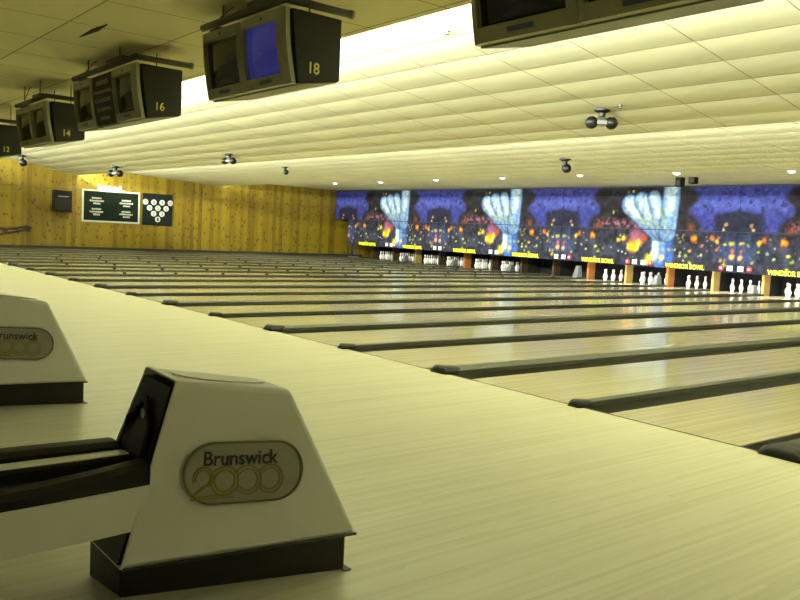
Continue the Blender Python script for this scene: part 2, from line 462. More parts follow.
for k in (4, 6, 8, 10, 12, 14, 16):
    root = empty('ball_lift_housing', (div_x(k)+.03, 18.72, .037), 'grey sloped ball lift housing at the far end of the %s divider' % ORDF[k], 'ball lift housing', 'grey ball lift housings')
    hgt = {10: .44, 8: .34}.get(k, .27)
    bm = bmesh.new(); w = .115
    hexa(bm, [(-w, -.20, 0), (w, -.20, 0), (w, .14, 0), (-w, .14, 0), (-w*.6, -.07, hgt), (w*.6, -.07, hgt), (w*.6, .12, hgt), (-w*.6, .12, hgt)], .03, 3)
    mesh_obj('cover', bm, 'housing_grey', root, smooth=False)
    mesh_obj('foot_plate', box_bm(-w-.005, w+.005, -.24, .17, .0, .012), 'endcap', root)

# ---- mural painted on the masking units (its own picture, repeated every four lanes)
PER = 4*P
rs = np.random.RandomState(3)
def seg_d(s, h, a, b_):
    # distance in metres in mural space; s scaled by PER, h by total height
    ax, ay, bx_, by = a[0]*PER, a[1]*HT, b_[0]*PER, b_[1]*HT
    x, y = s*PER, h*HT
    dx, dy = bx_-ax, by-ay
    t = np.clip(((x-ax)*dx+(y-ay)*dy)/(dx*dx+dy*dy+1e-9), 0, 1)
    return np.hypot(x-ax-t*dx, y-ay-t*dy)
ZB, ZS, ZT = .66, 1.88, 3.27
HT = ZT-ZB
def vnoise(x, y, seed):
    r = np.random.RandomState(seed).rand(64, 64)
    xi = np.floor(x).astype(int); yi = np.floor(y).astype(int); fx = x-xi; fy = y-yi
    fx = fx*fx*(3-2*fx); fy = fy*fy*(3-2*fy)
    g = lambda a, b_: r[a % 64, b_ % 64]
    return (g(xi, yi)*(1-fx)+g(xi+1, yi)*fx)*(1-fy)+(g(xi, yi+1)*(1-fx)+g(xi+1, yi+1)*fx)*fy
def mural(s, h):
    """s 0..1 along the repeat (0 at the castle seam), h 0..1 from bottom to top"""
    sm = (s+.5) % 1-.5
    am = np.abs(sm)
    c = np.zeros(s.shape+(3,))
    base_lo = np.array((.075, .075, .115)); base_hi = np.array((.055, .05, .065))
    w = np.clip((h-.45)/.1, 0, 1)[..., None]
    c[:] = base_lo*(1-w)+base_hi*w
    nz = vnoise(sm*40+40, h*14, 1); nz2 = vnoise(sm*110+200, h*40, 2)
    c *= (.6+.8*nz[..., None])
    def over(col, a): 
        nonlocal c
        a = np.clip(a, 0, 1)[..., None]; c = c*(1-a)+np.array(col)*a
    # violet-blue night sky around the castle seam
    edge = .235+.02*np.sin(h*20)-.05*np.clip((.62-h)/.2, 0, 1)
    sky = np.clip((edge-am)/.03, 0, 1)*np.clip((h-.44)/.05, 0, 1)
    over((.11, .12, .42), sky*(.75+.25*nz))
    over((.17, .20, .55), sky*np.clip(1-np.abs(h-.78)/.10, 0, 1)*.7)
    over((.05, .05, .16), sky*np.clip((nz2*nz-.36)/.1, 0, 1)*.8)
    # dark castle mass under an arch
    cas = np.clip((.125-am)/.02, 0, 1)*np.clip((.74-h-am*.5)/.04, 0, 1)*np.clip((h-.44)/.03, 0, 1)
    over((.05, .05, .07), cas*.85)
    # paler blue glow at the lower middle
    over((.10, .14, .30), np.clip((.11-am)/.05, 0, 1)*np.clip((.47-h)/.1, 0, 1)*np.clip((h-.05)/.1, 0, 1)*.6)
    # mauve streaks
    st = np.clip(1-np.abs(h-.53+.12*(sm-.35))/.09, 0, 1)*np.clip((sm-.20)/.05, 0, 1)*np.clip((.52-sm)/.05, 0, 1)
    over((.42, .20, .28), st*np.clip(nz2*1.6-.3+.4*np.sin(sm*120+h*30), 0, 1)*.85)
    over((.35, .12, .06), np.clip(1-np.hypot((am-.235)*PER, (h-.50)*HT)/.20, 0, 1)*.8)
    # big pale hand rising on the right of each repeat
    def cap(a, b_, r, col, soft=.05, k_=1.0):
        d = seg_d(sm2, h, a, b_); over(col, np.clip((r-d)/soft, 0, 1)*k_)
    sm2 = s % 1
    cap((.635, .05), (.625, .5), .40, (.10, .20, .50), .12, .9)
    cap((.60, .12), (.60, .5), .30, (.26, .38, .62), .12)
    cap((.585, .14), (.585, .42), .15, (.62, .76, .85), .1)
    F = [((.59, .46), (.425, .78), .36), ((.60, .47), (.49, .83), .31), ((.62, .46), (.56, .86), .27), ((.645, .44), (.655, .97), .33)]
    for a, b_, r in F:
        cap(a, b_, r+.03, (.06, .10, .25), .05, .7); cap(a, b_, r, (.27, .38, .62), .08)
        cap(((a[0]+b_[0])/2, (a[1]+b_[1])/2), b_, r*.72, (.52, .62, .74), .12)
    for a, b_ in (((.47, .6), (.55, .52)), ((.52, .66), (.60, .5)), ((.59, .75), (.64, .47))):
        cap(a, b_, .045, (.45, .45, .08), .04, .9)
    # fires, blossoms and lights
    def dot(x, y, r, col, mirror=False):
        for sg in ((1, -1) if mirror else (1,)):
            sx = (s-sg*x+.5) % 1-.5
            d = np.hypot(sx*PER, (h-y)*HT)+.09*(nz2-.5)+.02
            over(col, np.clip((r-d)/(r*.6), 0, 1))
    dot(.475, .36, .42, (.45, .20, .35)); dot(.455, .25, .30, (.75, .42, .05)); dot(.49, .30, .18, (.85, .62, .08)); dot(.435, .24, .15, (.9, .75, .1)); dot(.475, .22, .14, (.95, .82, .15))
    dot(.40, .35, .15, (.75, .62, .10)); dot(.37, .33, .13, (.75, .62, .10)); dot(.38, .37, .08, (.9, .75, .2)); dot(.52, .36, .18, (.55, .16, .08))
    dot(.552, .09, .24, (.75, .70, .12)); dot(.575, .16, .18, (.85, .85, .5)); dot(.53, .05, .14, (.6, .6, .2)); dot(.625, .12, .14, (.80, .60, .35))
    dot(.44, .95, .06, (.5, .5, .08)); dot(.41, .93, .07, (.4, .4, .08)); dot(.33, .68, .10, (.55, .48, .10)); dot(.41, .68, .09, (.5, .42, .08)); dot(.35, .70, .05, (.6, .5, .1))
    for x, y, r, cc in ((.12, .385, .13, (.70, .26, .10)), (.098, .35, .11, (.75, .55, .12)), (.21, .37, .17, (.80, .32, .05)), (.205, .37, .08, (.9, .6, .1)), (.15, .40, .07, (.6, .3, .3)),
                        (.03, .335, .10, (.60, .50, .15)), (.055, .32, .08, (.55, .5, .15)), (.016, .335, .08, (.6, .5, .15)), (.02, .18, .13, (.80, .42, .20)), (.02, .25, .09, (.65, .2, .2)), (.075, .13, .09, (.45, .45, .10)),
                        (.06, .07, .07, (.50, .45, .08)), (.02, .08, .05, (.45, .45, .12)), (.14, .24, .07, (.35, .45, .50)), (.17, .18, .07, (.5, .55, .3)), (.06, .55, .09, (.55, .35, .2)), (.07, .49, .08, (.6, .5, .3)),
                        (.10, .25, .05, (.5, .5, .1)), (.23, .22, .10, (.50, .50, .14)), (.25, .16, .10, (.42, .45, .12)), (.225, .06, .13, (.62, .58, .08)), (.26, .25, .06, (.5, .5, .3)), (.17, .30, .06, (.3, .45, .5)), (.28, .2, .07, (.4, .4, .15))):
        dot(x, y, r, cc, True)
    for j in range(9):
        dot(.33+.022*j, .22-.018*j, .05, (.55, .6, .7))
    dot(.72, .17, .10, (.65, .7, .72)); dot(.74, .10, .07, (.5, .5, .4)); dot(.60, .02, .18, (.13, .2, .5))
    r = np.random.RandomState(5)
    for j in range(26):
        dot(.66+.3*r.rand(), .05+.38*r.rand(), .04+.05*r.rand(), ((.45, .42, .12), (.3, .4, .45), (.5, .25, .15))[r.randint(3)])
    c = c*(.8+.4*nz2[..., None])
    c = c*(.72+.5*np.clip(vnoise(sm*60+90, h*22, 8), 0, 1)[..., None])
    return np.clip(c, 0, 1)
def mural_panel_mesh(name, k1, k0, z0, z1, thick=.05):
    """front face towards -Y, from x=-k1*P to -k0*P (k1>k0); origin at the seam k1, floor"""
    W = (k1-k0)*P
    nx = max(8, int(W/.026)); nz_ = int((z1-z0)/.026)
    xs = np.linspace(.006, W-.006, nx+1); zs = np.linspace(z0+.008, z1-.008, nz_+1)
    Xg, Zg = np.meshgrid(xs, zs)
    verts = np.stack([Xg.ravel(), np.zeros(Xg.size), Zg.ravel()], 1)
    i = np.arange(nz_)[:, None]*(nx+1)+np.arange(nx)[None, :]; i = i.ravel()
    faces = np.stack([i, i+1, i+nx+2, i+nx+1], 1).tolist()
    nV = len(verts)
    back = [(xs[0], thick, zs[0]), (xs[-1], thick, zs[0]), (xs[-1], thick, zs[-1]), (xs[0], thick, zs[-1])]
    V = verts.tolist()+back
    bl, br, tr, tl = 0, nx, nz_*(nx+1)+nx, nz_*(nx+1)
    faces += [[nV, nV+3, nV+2, nV+1], list(range(0, nx+1))[::-1]+[nV, nV+1], [tl+j for j in range(nx+1)]+[nV+2, nV+3],
              [j*(nx+1) for j in range(nz_+1)]+[nV+3, nV], [j*(nx+1)+nx for j in range(nz_, -1, -1)]+[nV+1, nV+2]]
    me = bpy.data.meshes.new(name); me.from_pydata(V, [], faces)
    ca = me.color_attributes.new('mural', 'FLOAT_COLOR', 'POINT')
    s = (10-(k1-Xg/P))/4; h = (Zg-ZB)/HT
    colr = mural(s, h).reshape(-1, 3)
    full = np.ones((len(V), 4)); full[:nV, :3] = colr; full[nV:, :3] = (.02, .02, .03)
    ca.data.foreach_set('color', full.ravel())
    me.materials.append(MATS['mural'])
    for p in me.polygons: p.use_smooth = False
    me.update()
    return me
mcache = {}
def mk(n): return {18: 'leftmost', 16: 'second from the left', 14: 'third from the left', 12: 'fourth from the left', 10: 'fifth from the left', 8: 'sixth from the left', 6: 'rightmost in view', 4: 'just beyond the right edge'}[n]
for k1 in (18, 16, 14, 12, 10, 8, 6, 4):
    ph = k1 % 4
    for up in (1, 0):
        kl = 18.66 if (up and k1 == 18) else k1
        key = (ph, up, kl)
        z0, z1 = (ZS, ZT) if up else (ZB, ZS)
        if key not in mcache: mcache[key] = mural_panel_mesh('mural_panel', kl, k1-2, z0, z1)
        root = empty('mural_masking_unit', (-kl*P, YM, 0), '%s mural panel, %s, with %s' % ('upper' if up else 'lower', mk(k1),
            ('violet sky left, pale hand right' if ph == 2 else 'pale hand left, violet sky right') if up else ('blossoms left and fire right' if ph == 2 else 'pale arm left and blossoms right')),
            'mural panel', 'mural masking panels above the pins')
        from_mesh('mural_board', mcache[key], None, root)
        W = (kl-k1+2)*P
        bm = bmesh.new()
        bx(bm, 0, W, .045, .075, z0+(0 if not up else .008), z1-(0 if up else .02))
        if up: bx(bm, 0, W, -.01, .06, z0, z0+.018); bx(bm, 0, W, -.01, .06, z1-.006, z1+.025)
        mesh_obj('frame', bm, 'mask_frame', root)
# signs and lane numbers on the lower panels
def flat_xz(x, y, z):
    return lambda a, b_, d: (x+a, y-d, z+b_)
sgn_pos = {17: 'first from the left', 15: 'second from the left', 13: 'third from the left', 11: 'fourth from the left', 9: 'fifth from the left', 7: 'sixth from the left', 5: 'cut by the right edge', 3: 'just outside the right edge'}
sgn0 = None
for k in (17, 15, 13, 11, 9, 7, 5, 3):
    if sgn0 is None:
        sgn0 = empty('yellow_sign', (0, 0, 0), '', 'sign', '')
        mesh_obj('sign_backing', box_bm(-.72, .72, -.012, 0, -.085, .085), 'mask_frame', sgn0)
        text_obj('sign_text', 'WINDSOR BOWL', 1.38, .15, flat_xz(0, -.012, 0), 'sign_yellow_glow', sgn0, .008, bold=.028, spacing=1.0)
        r = sgn0
    else: r = copy_tree(sgn0)
    r.location = (-k*P, YM, .755)
    tag(r, 'yellow WINDSOR BOWL lettering on the mural edge, %s' % sgn_pos[k], 'sign', 'yellow lettered signs along the masking')
for k in (16, 14, 12, 10, 8, 6, 4):
    n1 = 19-k
    root = empty('lane_number_sign', (-k*P, YM, .79), 'white lane number squares and red lamps above the %s grey housing from the left' % ORDF[(16-k)//2], 'lane number sign', 'lane number signs on the masking')
    for sg, n_ in ((-1, n1), (1, n1+1)):
        pl = mesh_obj('number_plate', box_bm(-.09, .09, -.014, 0, -.075, .075), 'sign_white', root, loc=(sg*.17, 0, 0))
        text_obj('number', str(n_), .11, .09, flat_xz(0, -.014, 0), 'ink', pl, .004, bold=.01)
    for sg in (-1, 1):
        if k in (14, 12): continue
        if k in (16, 10) and sg == -1: continue
        bm = bmesh.new(); lathe(bm, [(0, 0), (.085, 0), (.085, .018), (.06, .03), (0, .035)], 20)
        l = mesh_obj('red_lamp', bm, 'sign_red', root, loc=(sg*.45, 0, 0), rot=(PI/2, 0, 0))
        bm = bmesh.new(); prism(bm, [(-.035, -.03), (.035, -.03), (.035, .03), (-.035, .03)] if sg > 0 else [(-.04, 0), (.03, -.04), (.03, .04)], lambda a, b_, d: (a, b_, .035+d), .004)
        mesh_obj('mark', bm, 'sign_white', l)
# black support legs under the open left end of the masking
root = empty('masking_support_stand', (-17.86*P, YM+.16, .042), 'black splayed support stand holding up the left end of the lower mural', 'support stand')
mesh_obj('post', box_bm(-.05, .05, -.04, .04, .0, .70), 'mask_frame', root)
bm = bmesh.new(); tube(bm, [(.02, 0, .6), (.5, 0, .04)], .03); mesh_obj('brace', bm, 'mask_frame', root)
mesh_obj('foot', box_bm(-.25, .6, -.06, .06, 0, .04), 'housing_grey', root)

# ------------------------------------------------------------------ ball return units
br = empty('ball_return', (0, 0, 0), 'white ball return with dark base and oval badge, in full view at front', 'ball return', 'ball return units on the approach')
# base (dark plinth)
bm = bmesh.new()
zb = .18
hexa(bm, [(-.345, -4.37, 0), (-.10, -4.34, 0), (.115, -3.51, 0), (-.30, -3.50, 0), (-.345, -4.37, zb), (-.10, -4.34, zb), (.115, -3.51, zb), (-.30, -3.50, zb)], .006, 1)
mesh_obj('base', bm, 'base_dark', br)
mesh_obj('floor_flange', box_bm(-.30, .135, -3.52, -3.49, 0, .006), 'base_dark', br)
# hood
Bn0 = Vector((.07, -4.405, .175)); Bn1 = Vector((.175, -3.495, .165)); Tn0 = Vector((.005, -4.195, .80)); Tn1 = Vector((.045, -3.745, .74))
Bf0 = Vector((-.37, -4.405, .175)); Bf1 = Vector((-.43, -3.495, .165)); Tf0 = Vector((-.305, -4.185, .80)); Tf1 = Vector((-.20, -3.76, .745))
bm = bmesh.new()
vs = hexa(bm, [Bf0, Bn0, Bn1, Bf1, Tf0, Tn0, Tn1, Tf1])
bm.normal_update(); bm.faces.ensure_lookup_table()
endf = [f for f in bm.faces if abs(f.normal.y) > .5 and f.calc_center_median().y < -4.2][0]
r_ = bmesh.ops.inset_individual(bm, faces=[endf], thickness=.022, depth=0)
inner_edges = set(endf.edges)
outer = [e for e in bm.edges if e not in inner_edges and not any(v in endf.verts for v in e.verts)]
for v in endf.verts: v.co += Vector((0, .06, .0))
w_b = bmesh.ops.bevel(bm, geom=outer, offset=.022, segments=4, affect='EDGES', profile=.5)
hood = mesh_obj('hood', bm, 'hood_white', br, smooth=False)
for p in hood.data.polygons: p.use_smooth = p.area < .01
# dark mouth on the end facing the bowler
def lerp(a, b_, t): return a*(1-t)+b_*t
def endp(u, v, d):   # u 0..1 from far side to near side, v 0..1 bottom to top
    p = lerp(lerp(Bf0, Bn0, u), lerp(Tf0, Tn0, u), v); return p+Vector((0, d, 0))
bm = bmesh.new()
V = [bm.verts.new(endp(u, v, d)) for d in (-.002, .05) for u, v in ((.06, .02), (.94, .02), (.92, .955), (.08, .955))]
bm.faces.new(V[:4]); bm.faces.new(V[4:][::-1])
for i in range(4): bm.faces.new((V[i], V[(i+1) % 4], V[4+(i+1) % 4], V[4+i]))
mouth = mesh_obj('ball_mouth', bm, 'black_plastic', br)
bm = bmesh.new()
tube(bm, [endp(.18, .45, -.008), endp(.2, .72, -.014), endp(.5, .86, -.02), endp(.8, .72, -.014), endp(.82, .45, -.008)], .012, 8)
mesh_obj('mouth_rib', bm, 'black_rubber', mouth, smooth=True)
bm = bmesh.new(); c_ = endp(.55, .78, -.01); lathe(bm, [(0, 0), (.02, 0), (.02, .012), (0, .014)], 14); 
mesh_obj('reset_button', bm, 'rack_metal', mouth, loc=c_, rot=(PI/2, 0, 0))
# lower trim lip of the hood
bm = bmesh.new(); tube(bm, [Bn0+Vector((.001, .01, .003)), Bn1+Vector((.001, -.01, .003))], .006, 6); mesh_obj('hood_edge', bm, 'ink', br)
# low domed lens on the top
bm = bmesh.new(); n = 24
def topp(u, v, d): 
    p = lerp(lerp(Tf0, Tn0, u), lerp(Tf1, Tn1, u), v); return p+Vector((0, 0, d))
poly = [(.5+.30*math.cos(2*PI*j/n)*(1-.2*math.sin(2*PI*j/n)), .5+.40*math.sin(2*PI*j/n)) for j in range(n)]
prism(bm, poly, lambda a, b_, d: topp(a, b_, d), .006); mesh_obj('top_panel', bm, 'hood_white', br)
# badge in the plane of the near side
ex = (Bn1-Bn0).normalized(); 
nrm = ex.cross((Tn0-Bn0)).normalized()
if nrm.x < 0: nrm = -nrm
ey = nrm.cross(ex).normalized()
if ey.z < 0: ey = -ey
ang = math.radians(-3.0)
ex2 = ex*math.cos(ang)+ey*math.sin(ang); ey2 = -ex*math.sin(ang)+ey*math.cos(ang)
mid = Vector((0, -3.955, .458)); mid.x = Bn0.x - ((mid-Vector((Bn0.x, Bn0.y, Bn0.z))).dot(Vector((0, nrm.y, nrm.z))))/nrm.x
def badge(a, b_, d): return mid+ex2*a+ey2*b_+nrm*(d+.0035)
def stadium(W, H, n=16):
    r = H/2; out = []
    for j in range(n+1): t = -PI/2+PI*j/n; out.append((W/2-r+r*math.cos(t), r*math.sin(t)))
    for j in range(n+1): t = PI/2+PI*j/n; out.append((-W/2+r+r*math.cos(t), r*math.sin(t)))
    return out
bm = bmesh.new(); prism(bm, stadium(.452, .212), badge, .004); bd = mesh_obj('badge', bm, 'badge_back', br); bd['label'] = 'grey oval badge lettered Brunswick 2000'
bm = bmesh.new(); ribbon(bm, stadium(.455, .215), .008, badge, .009, True); mesh_obj('badge_rim', bm, 'badge_rim', bd)
text_obj('badge_lettering', 'Brunswick', .285, .052, lambda a, b_, d: badge(a-.015, b_+.053, d+.004), 'ink', bd, .003, bold=.012)
bm = bmesh.new()
gold = lambda a, b_, d: badge(a-.012, b_-.028, d+.004)
cx0 = -.065
for j in range(3):
    for rr in (.052, .038):
        cx = cx0+.088*j
        full_ = True
        a0, a1 = (0, 2*PI) if j == 0 else (math.radians(-150), math.radians(150))
        n = 30; pts = [(cx+rr*math.cos(a0+(a1-a0)*i/n), rr*math.sin(a0+(a1-a0)*i/n)) for i in range(n+1)]
        ribbon(bm, pts, .0052, gold, .003)
for off in (0, .013):
    cx = -.145; rr = .047-off
    pts = [(cx+rr*.8*math.cos(t), .012+rr*.85*math.sin(t)) for t in [math.radians(200-12*i) for i in range(21)]]
    pts += [(cx+.0+off*.4, -.018-off*.2), (cx-.038+off*.4, -.050+off*.3)]
    ribbon(bm, pts, .0052, gold, .003)
ribbon(bm, [(-.185, -.052), (-.04, -.048)], .004, gold, .003); ribbon(bm, [(-.19, -.062), (-.03, -.058)], .004, gold, .003)
mesh_obj('badge_number', bm, 'badge_gold', bd)
# ball rack running back from the hood
def rail_bm(xs, zs, y0, y1, r, n=18, bow=0):
    bm = bmesh.new(); pts = []
    for i in range(n+1):
        t = i/n; pts.append((xs+bow*math.sin(PI*t), y0+(y1-y0)*t, zs(t) if callable(zs) else zs))
    tube(bm, pts, r, 10); return bm
rack = empty('ball_rack', (0, 0, 0), None, None); rack.parent = br
Y0, Y1 = -4.30, -5.75
def skirt(xa, z_top, z_bot, thick, bowd, fade=.10):
    bm = bmesh.new(); n = 20; rows = []
    for i in range(n+1):
        t = i/n; y = Y0+(Y1-Y0)*t
        x = xa+bowd*math.sin(PI*min(1, t*1.0))
        zt = z_top+(.04 if xa > 0 else 0)*(1-t)**3; zb_ = z_bot
        rows.append([bm.verts.new(p) for p in ((x, y, zb_), (x, y, zt), (x-thick, y, zt), (x-thick, y, zb_))])
    for A, B in zip(rows, rows[1:]):
        for j in range(4): bm.faces.new((A[j], A[(j+1) % 4], B[(j+1) % 4], B[j]))
    bm.faces.new(rows[0]); bm.faces.new(rows[-1][::-1])
    return bm
mesh_obj('side_skirt', skirt(.045, .462, .30, .02, .05), 'hood_white', rack, smooth=False)
mesh_obj('side_skirt', skirt(-.345, .50, .33, .02, -.03), 'hood_white', rack)
def band(x0, x1, z0, z1, zc, ya=Y0, yb=Y1, bow0=0, bow1=0, lift=.035):
    """flat-topped rail between x0 and x1"""
    bm = bmesh.new(); n = 20; rows = []
    for i in range(n+1):
        t = i/n; y = ya+(yb-ya)*t; s_ = math.sin(PI*t); L = lift*(1-t)**3
        a, b_ = x0+bow0*s_, x1+bow1*s_
        rows.append([bm.verts.new(p) for p in ((a, y, zc), (a, y, z0+L), ((a*2+b_)/3, y, max(z0, z1)+.006+L), ((a+2*b_)/3, y, max(z0, z1)+.006+L), (b_, y, z1+L), (b_, y, zc))])
    m_ = 6
    for A, B in zip(rows, rows[1:]):
        for j in range(m_): bm.faces.new((A[j], A[(j+1) % m_], B[(j+1) % m_], B[j]))
    bm.faces.new(rows[0]); bm.faces.new(rows[-1][::-1])
    return bm
mesh_obj('rack_rim', band(-.045, .052, .475, .468, .455, bow0=.03, bow1=.05, lift=.05), 'black_rubber', rack, smooth=False)
mesh_obj('rack_rim', band(-.365, -.235, .525, .52, .49, bow0=-.03, bow1=-.03, lift=0), 'black_rubber', rack)
mesh_obj('tray', band(-.235, -.115, .51, .505, .48, lift=.0), 'trim_white', rack)
mesh_obj('centre_rail', band(-.115, -.085, .52, .515, .47, lift=.0), 'black_rubber', rack)
mesh_obj('tray', band(-.085, -.045, .48, .475, .455, lift=.0, bow1=.03), 'rack_metal', rack)
mesh_obj('rack_pan', box_bm(-.32, .02, Y1, Y0-.02, .33, .455), 'base_dark', rack)
mesh_obj('rack_leg', box_bm(-.14, .02, -5.5, -5.35, 0, .335, bevel=.01), 'base_dark', rack)
br.location = (0, 0, 0)
br2 = copy_tree(br); br2.location = (-3.43, .05, 0)
br2['label'] = 'white ball return cut by the left edge, farther back than the front one'

# ------------------------------------------------------------------ overhead score monitors
def monitor(x0, x1, yf, z0, z1, number, blue, middle, label):
    W = x1-x0; xc = (x0+x1)/2; H = z1-z0; D = .52
    root = empty('score_monitor', (xc, yf, z0), label, 'monitor', 'overhead scoring monitors')
    hw = W/2
    tilt = .09
    # case: dark wedge whose underside rises to the back; front leans out at the top
    bm = bmesh.new()
    hexa(bm, [(-hw, .06, .0), (hw, .06, .0), (hw*.985, D, .09), (-hw*.985, D, .09), (-hw, -.02, H), (hw, -.02, H), (hw*.985, D, H), (-hw*.985, D, H)], .012, 2)
    mesh_obj('case', bm, 'tv_case', root)
    bm = bmesh.new()
    hexa(bm, [(-hw+.01, .05, -.012), (hw-.01, .05, -.012), (hw*.97, D-.02, .076), (-hw*.97, D-.02, .076), (-hw+.01, .05, .004), (hw-.01, .05, .004), (hw*.97, D-.02, .092), (-hw*.97, D-.02, .092)])
    mesh_obj('underside', bm, 'tv_under', root)
    def front(a, v, d):   # a metres from the centre, v 0..1 up, d out towards the bowlers
        bul = .02*math.sin(PI*v)
        return Vector((a, .045-tilt*v-d-bul, H*v))
    cells = [(-hw, 0), (0, hw)] if not middle else [(-hw, -hw+W*.345), (hw-W*.345, hw)]
    if middle: cells = [(-hw, -hw*.33), (hw*.30, hw)]
    first_b = None
    for ci, (a0, a1) in enumerate(cells):
        v0, v1 = .15, .865
        m0, m1 = .06, (.15 if ci == 1 else .07)
        # bezel as a frame with depth, bowed outwards
        bm = bmesh.new(); nv = 10
        def bez(a, v):
            return front(a, v, .055)
        def bar(aa, ab, va, vb, da, db, n_=10):
            rows = []
            for i in range(n_+1):
                v = va+(vb-va)*i/n_
                rows.append([bm.verts.new(front(aa, v, 0)), bm.verts.new(front(aa, v, da)), bm.verts.new(front(ab, v, db)), bm.verts.new(front(ab, v, 0))])
            for A, B in zip(rows, rows[1:]):
                for j in range(4): bm.faces.new((A[j], A[(j+1) % 4], B[(j+1) % 4], B[j]))
            bm.faces.new(rows[0]); bm.faces.new(rows[-1][::-1])
        bar(a0+.004, a0+m0, 0.0, 1.0, .045, .062); bar(a1-m1, a1-.004, 0.0, 1.0, .062, .045)
        bar(a0+m0, a1-m1, 0.0, v0, .062, .062, 4); bar(a0+m0, a1-m1, v1, 1.0, .062, .062, 4)
        bz = mesh_obj('bezel', bm, 'tv_bezel', root, smooth=False)
        # curved glass
        bm = bmesh.new(); nn = 10; g = []
        for i in range(nn+1):
            row = []
            for j in range(nn+1):
                u = j/nn; v = v0-.01+(v1-v0+.02)*i/nn
                row.append(bm.verts.new(front(a0+m0-.005+(a1-a0-m0-m1+.01)*u, v, .012+.028*math.sin(PI*u)*math.sin(PI*i/nn))))
            g.append(row)
        for i in range(nn):
            for j in range(nn): bm.faces.new((g[i][j], g[i][j+1], g[i+1][j+1], g[i+1][j]))
        rim = g[0]+[g[i][nn] for i in range(1, nn+1)]+g[nn][::-1][1:]+[g[i][0] for i in range(nn-1, 0, -1)]
        bk = [bm.verts.new(v.co+Vector((0, .012, 0))) for v in rim]
        for i in range(len(rim)): bm.faces.new((rim[i], rim[(i+1) % len(rim)], bk[(i+1) % len(rim)], bk[i]))
        bm.faces.new(bk)
        s_ = mesh_obj('screen', bm, 'tv_screen_blue' if (blue and ci == 1) else 'tv_screen', root, smooth=True)
        if blue and ci == 1: s_['label'] = 'dark blue lit screen'
        ac = (a0+a1)/2
        bm = bmesh.new(); V = []
        for d in (.058, .068):
            V += [bm.verts.new(front(ac+sx*.11, v, d)) for sx, v in ((-1, .05), (1, .05), (1, .10), (-1, .10))]
        bm.faces.new(V[:4]); bm.faces.new(V[4:][::-1])
        for i in range(4): bm.faces.new((V[i], V[(i+1) % 4], V[4+(i+1) % 4], V[4+i]))
        mesh_obj('name_plate', bm, 'blue_label', bz)
        bm = bmesh.new(); sphere(bm, front(ac, .93, .06), .018, 1, .5, 1, 10, 6); mesh_obj('sensor', bm, 'black_plastic', bz, smooth=True)
    if middle:
        a0, a1 = cells[0][1], cells[1][0]
        bm = bmesh.new(); rows = []
        for i in range(9):
            v = i/8; rows.append([bm.verts.new(front(a0+.0, v, 0)), bm.verts.new(front(a0, v, .04)), bm.verts.new(front(a1, v, .04)), bm.verts.new(front(a1, v, 0))])
        for A, B in zip(rows, rows[1:]):
            for j in range(4): bm.faces.new((A[j], A[(j+1) % 4], B[(j+1) % 4], B[j]))
        bm.faces.new(rows[0]); bm.faces.new(rows[-1][::-1])
        mp = mesh_obj('message_panel', bm, 'tv_case', root)
        rr = random.Random(5)
        bm = bmesh.new()
        for v, wd, hh in ((.84, .36, .05), (.66, .56, .03), (.49, .5, .04), (.31, .44, .035), (.14, .34, .035)):
            x = -wd*(a1-a0)*.75
            cx_ = (a0+a1)/2
            while x < wd*(a1-a0)*.75:
                w_ = rr.uniform(.018, .03)
                V = [bm.verts.new(front(cx_+x+px, v+pv, d)) for d in (.041, .046) for px, pv in ((0, -hh), (w_, -hh*rr.uniform(.7, 1)), (w_, hh*rr.uniform(.6, 1)), (0, hh))]
                bm.faces.new(V[:4]); bm.faces.new(V[4:][::-1])
                for i in range(4): bm.faces.new((V[i], V[(i+1) % 4], V[4+(i+1) % 4], V[4+i]))
                x += w_+.026
        mesh_obj('message_text', bm, 'tv_text', mp)
    # number on the side facing the camera
    if number:
        text_obj('number', number, .105, .105, lambda a, b_, d: Vector((hw*.993+.001+d, .235+a, .165+b_)), 'yellow_text', root, .003, bold=.012)
    # hanging frame of pipes
    bm = bmesh.new(); zt = H+.08
    tube(bm, [(-hw-.03, -.07, zt), (hw-.05, -.07, zt)], .038, 12)
    pf = mesh_obj('hanger_pipe', bm, 'pipe', root, smooth=True)
    bm = bmesh.new(); tube(bm, [(hw-.06, -.05, zt), (hw-.06, D+.12, zt)], .036, 12)
    mesh_obj('hanger_pipe', bm, 'pipe', root, smooth=True)
    bm = bmesh.new(); tube(bm, [(hw-.06, D+.12, zt), (hw-.06, D+.15, zt)], .042, 12); mesh_obj('pipe_cap', bm, 'pipe_end', root, smooth=True)
    bm = bmesh.new(); tube(bm, [(-hw+.06, -.05, zt), (-hw+.06, D+.1, zt)], .036, 12); mesh_obj('hanger_pipe', bm, 'pipe', root, smooth=True)
    top = ZA-z0
    for sx in (-.55, .45):
        bm = bmesh.new(); tube(bm, [(hw*sx, -.05, zt), (hw*sx, -.05, top)], .009, 8); mesh_obj('hanger_rod', bm, 'pipe', root)
        bm = bmesh.new(); tube(bm, [(hw*sx, D-.08, H-.02), (hw*sx, D-.08, top)], .009, 8); mesh_obj('hanger_rod', bm, 'pipe', root)
    bm = bmesh.new(); bx(bm, hw*.15, hw*.62, -.10, .04, zt+.01, zt+.075, bevel=.01); mesh_obj('power_box', bm, 'pipe', root)
    bm = bmesh.new()
    tube(bm, [(hw*-.85, -.03, zt), (hw*-.8, .0, zt+.07), (hw*-.55, .03, top-.02), (hw*-.5, .05, top)], .006, 6); mesh_obj('cable', bm, 'black_rubber', root)
    return root
monitor(-1.40, .36, -1.55, 2.63, 3.27, None, False, False, 'twin screen monitor hung at the top right, only its lower edge in frame')
monitor(-5.45, -3.76, -1.55, 2.645, 3.30, '18', True, False, 'twin screen monitor marked 18 with one blue and one black screen')
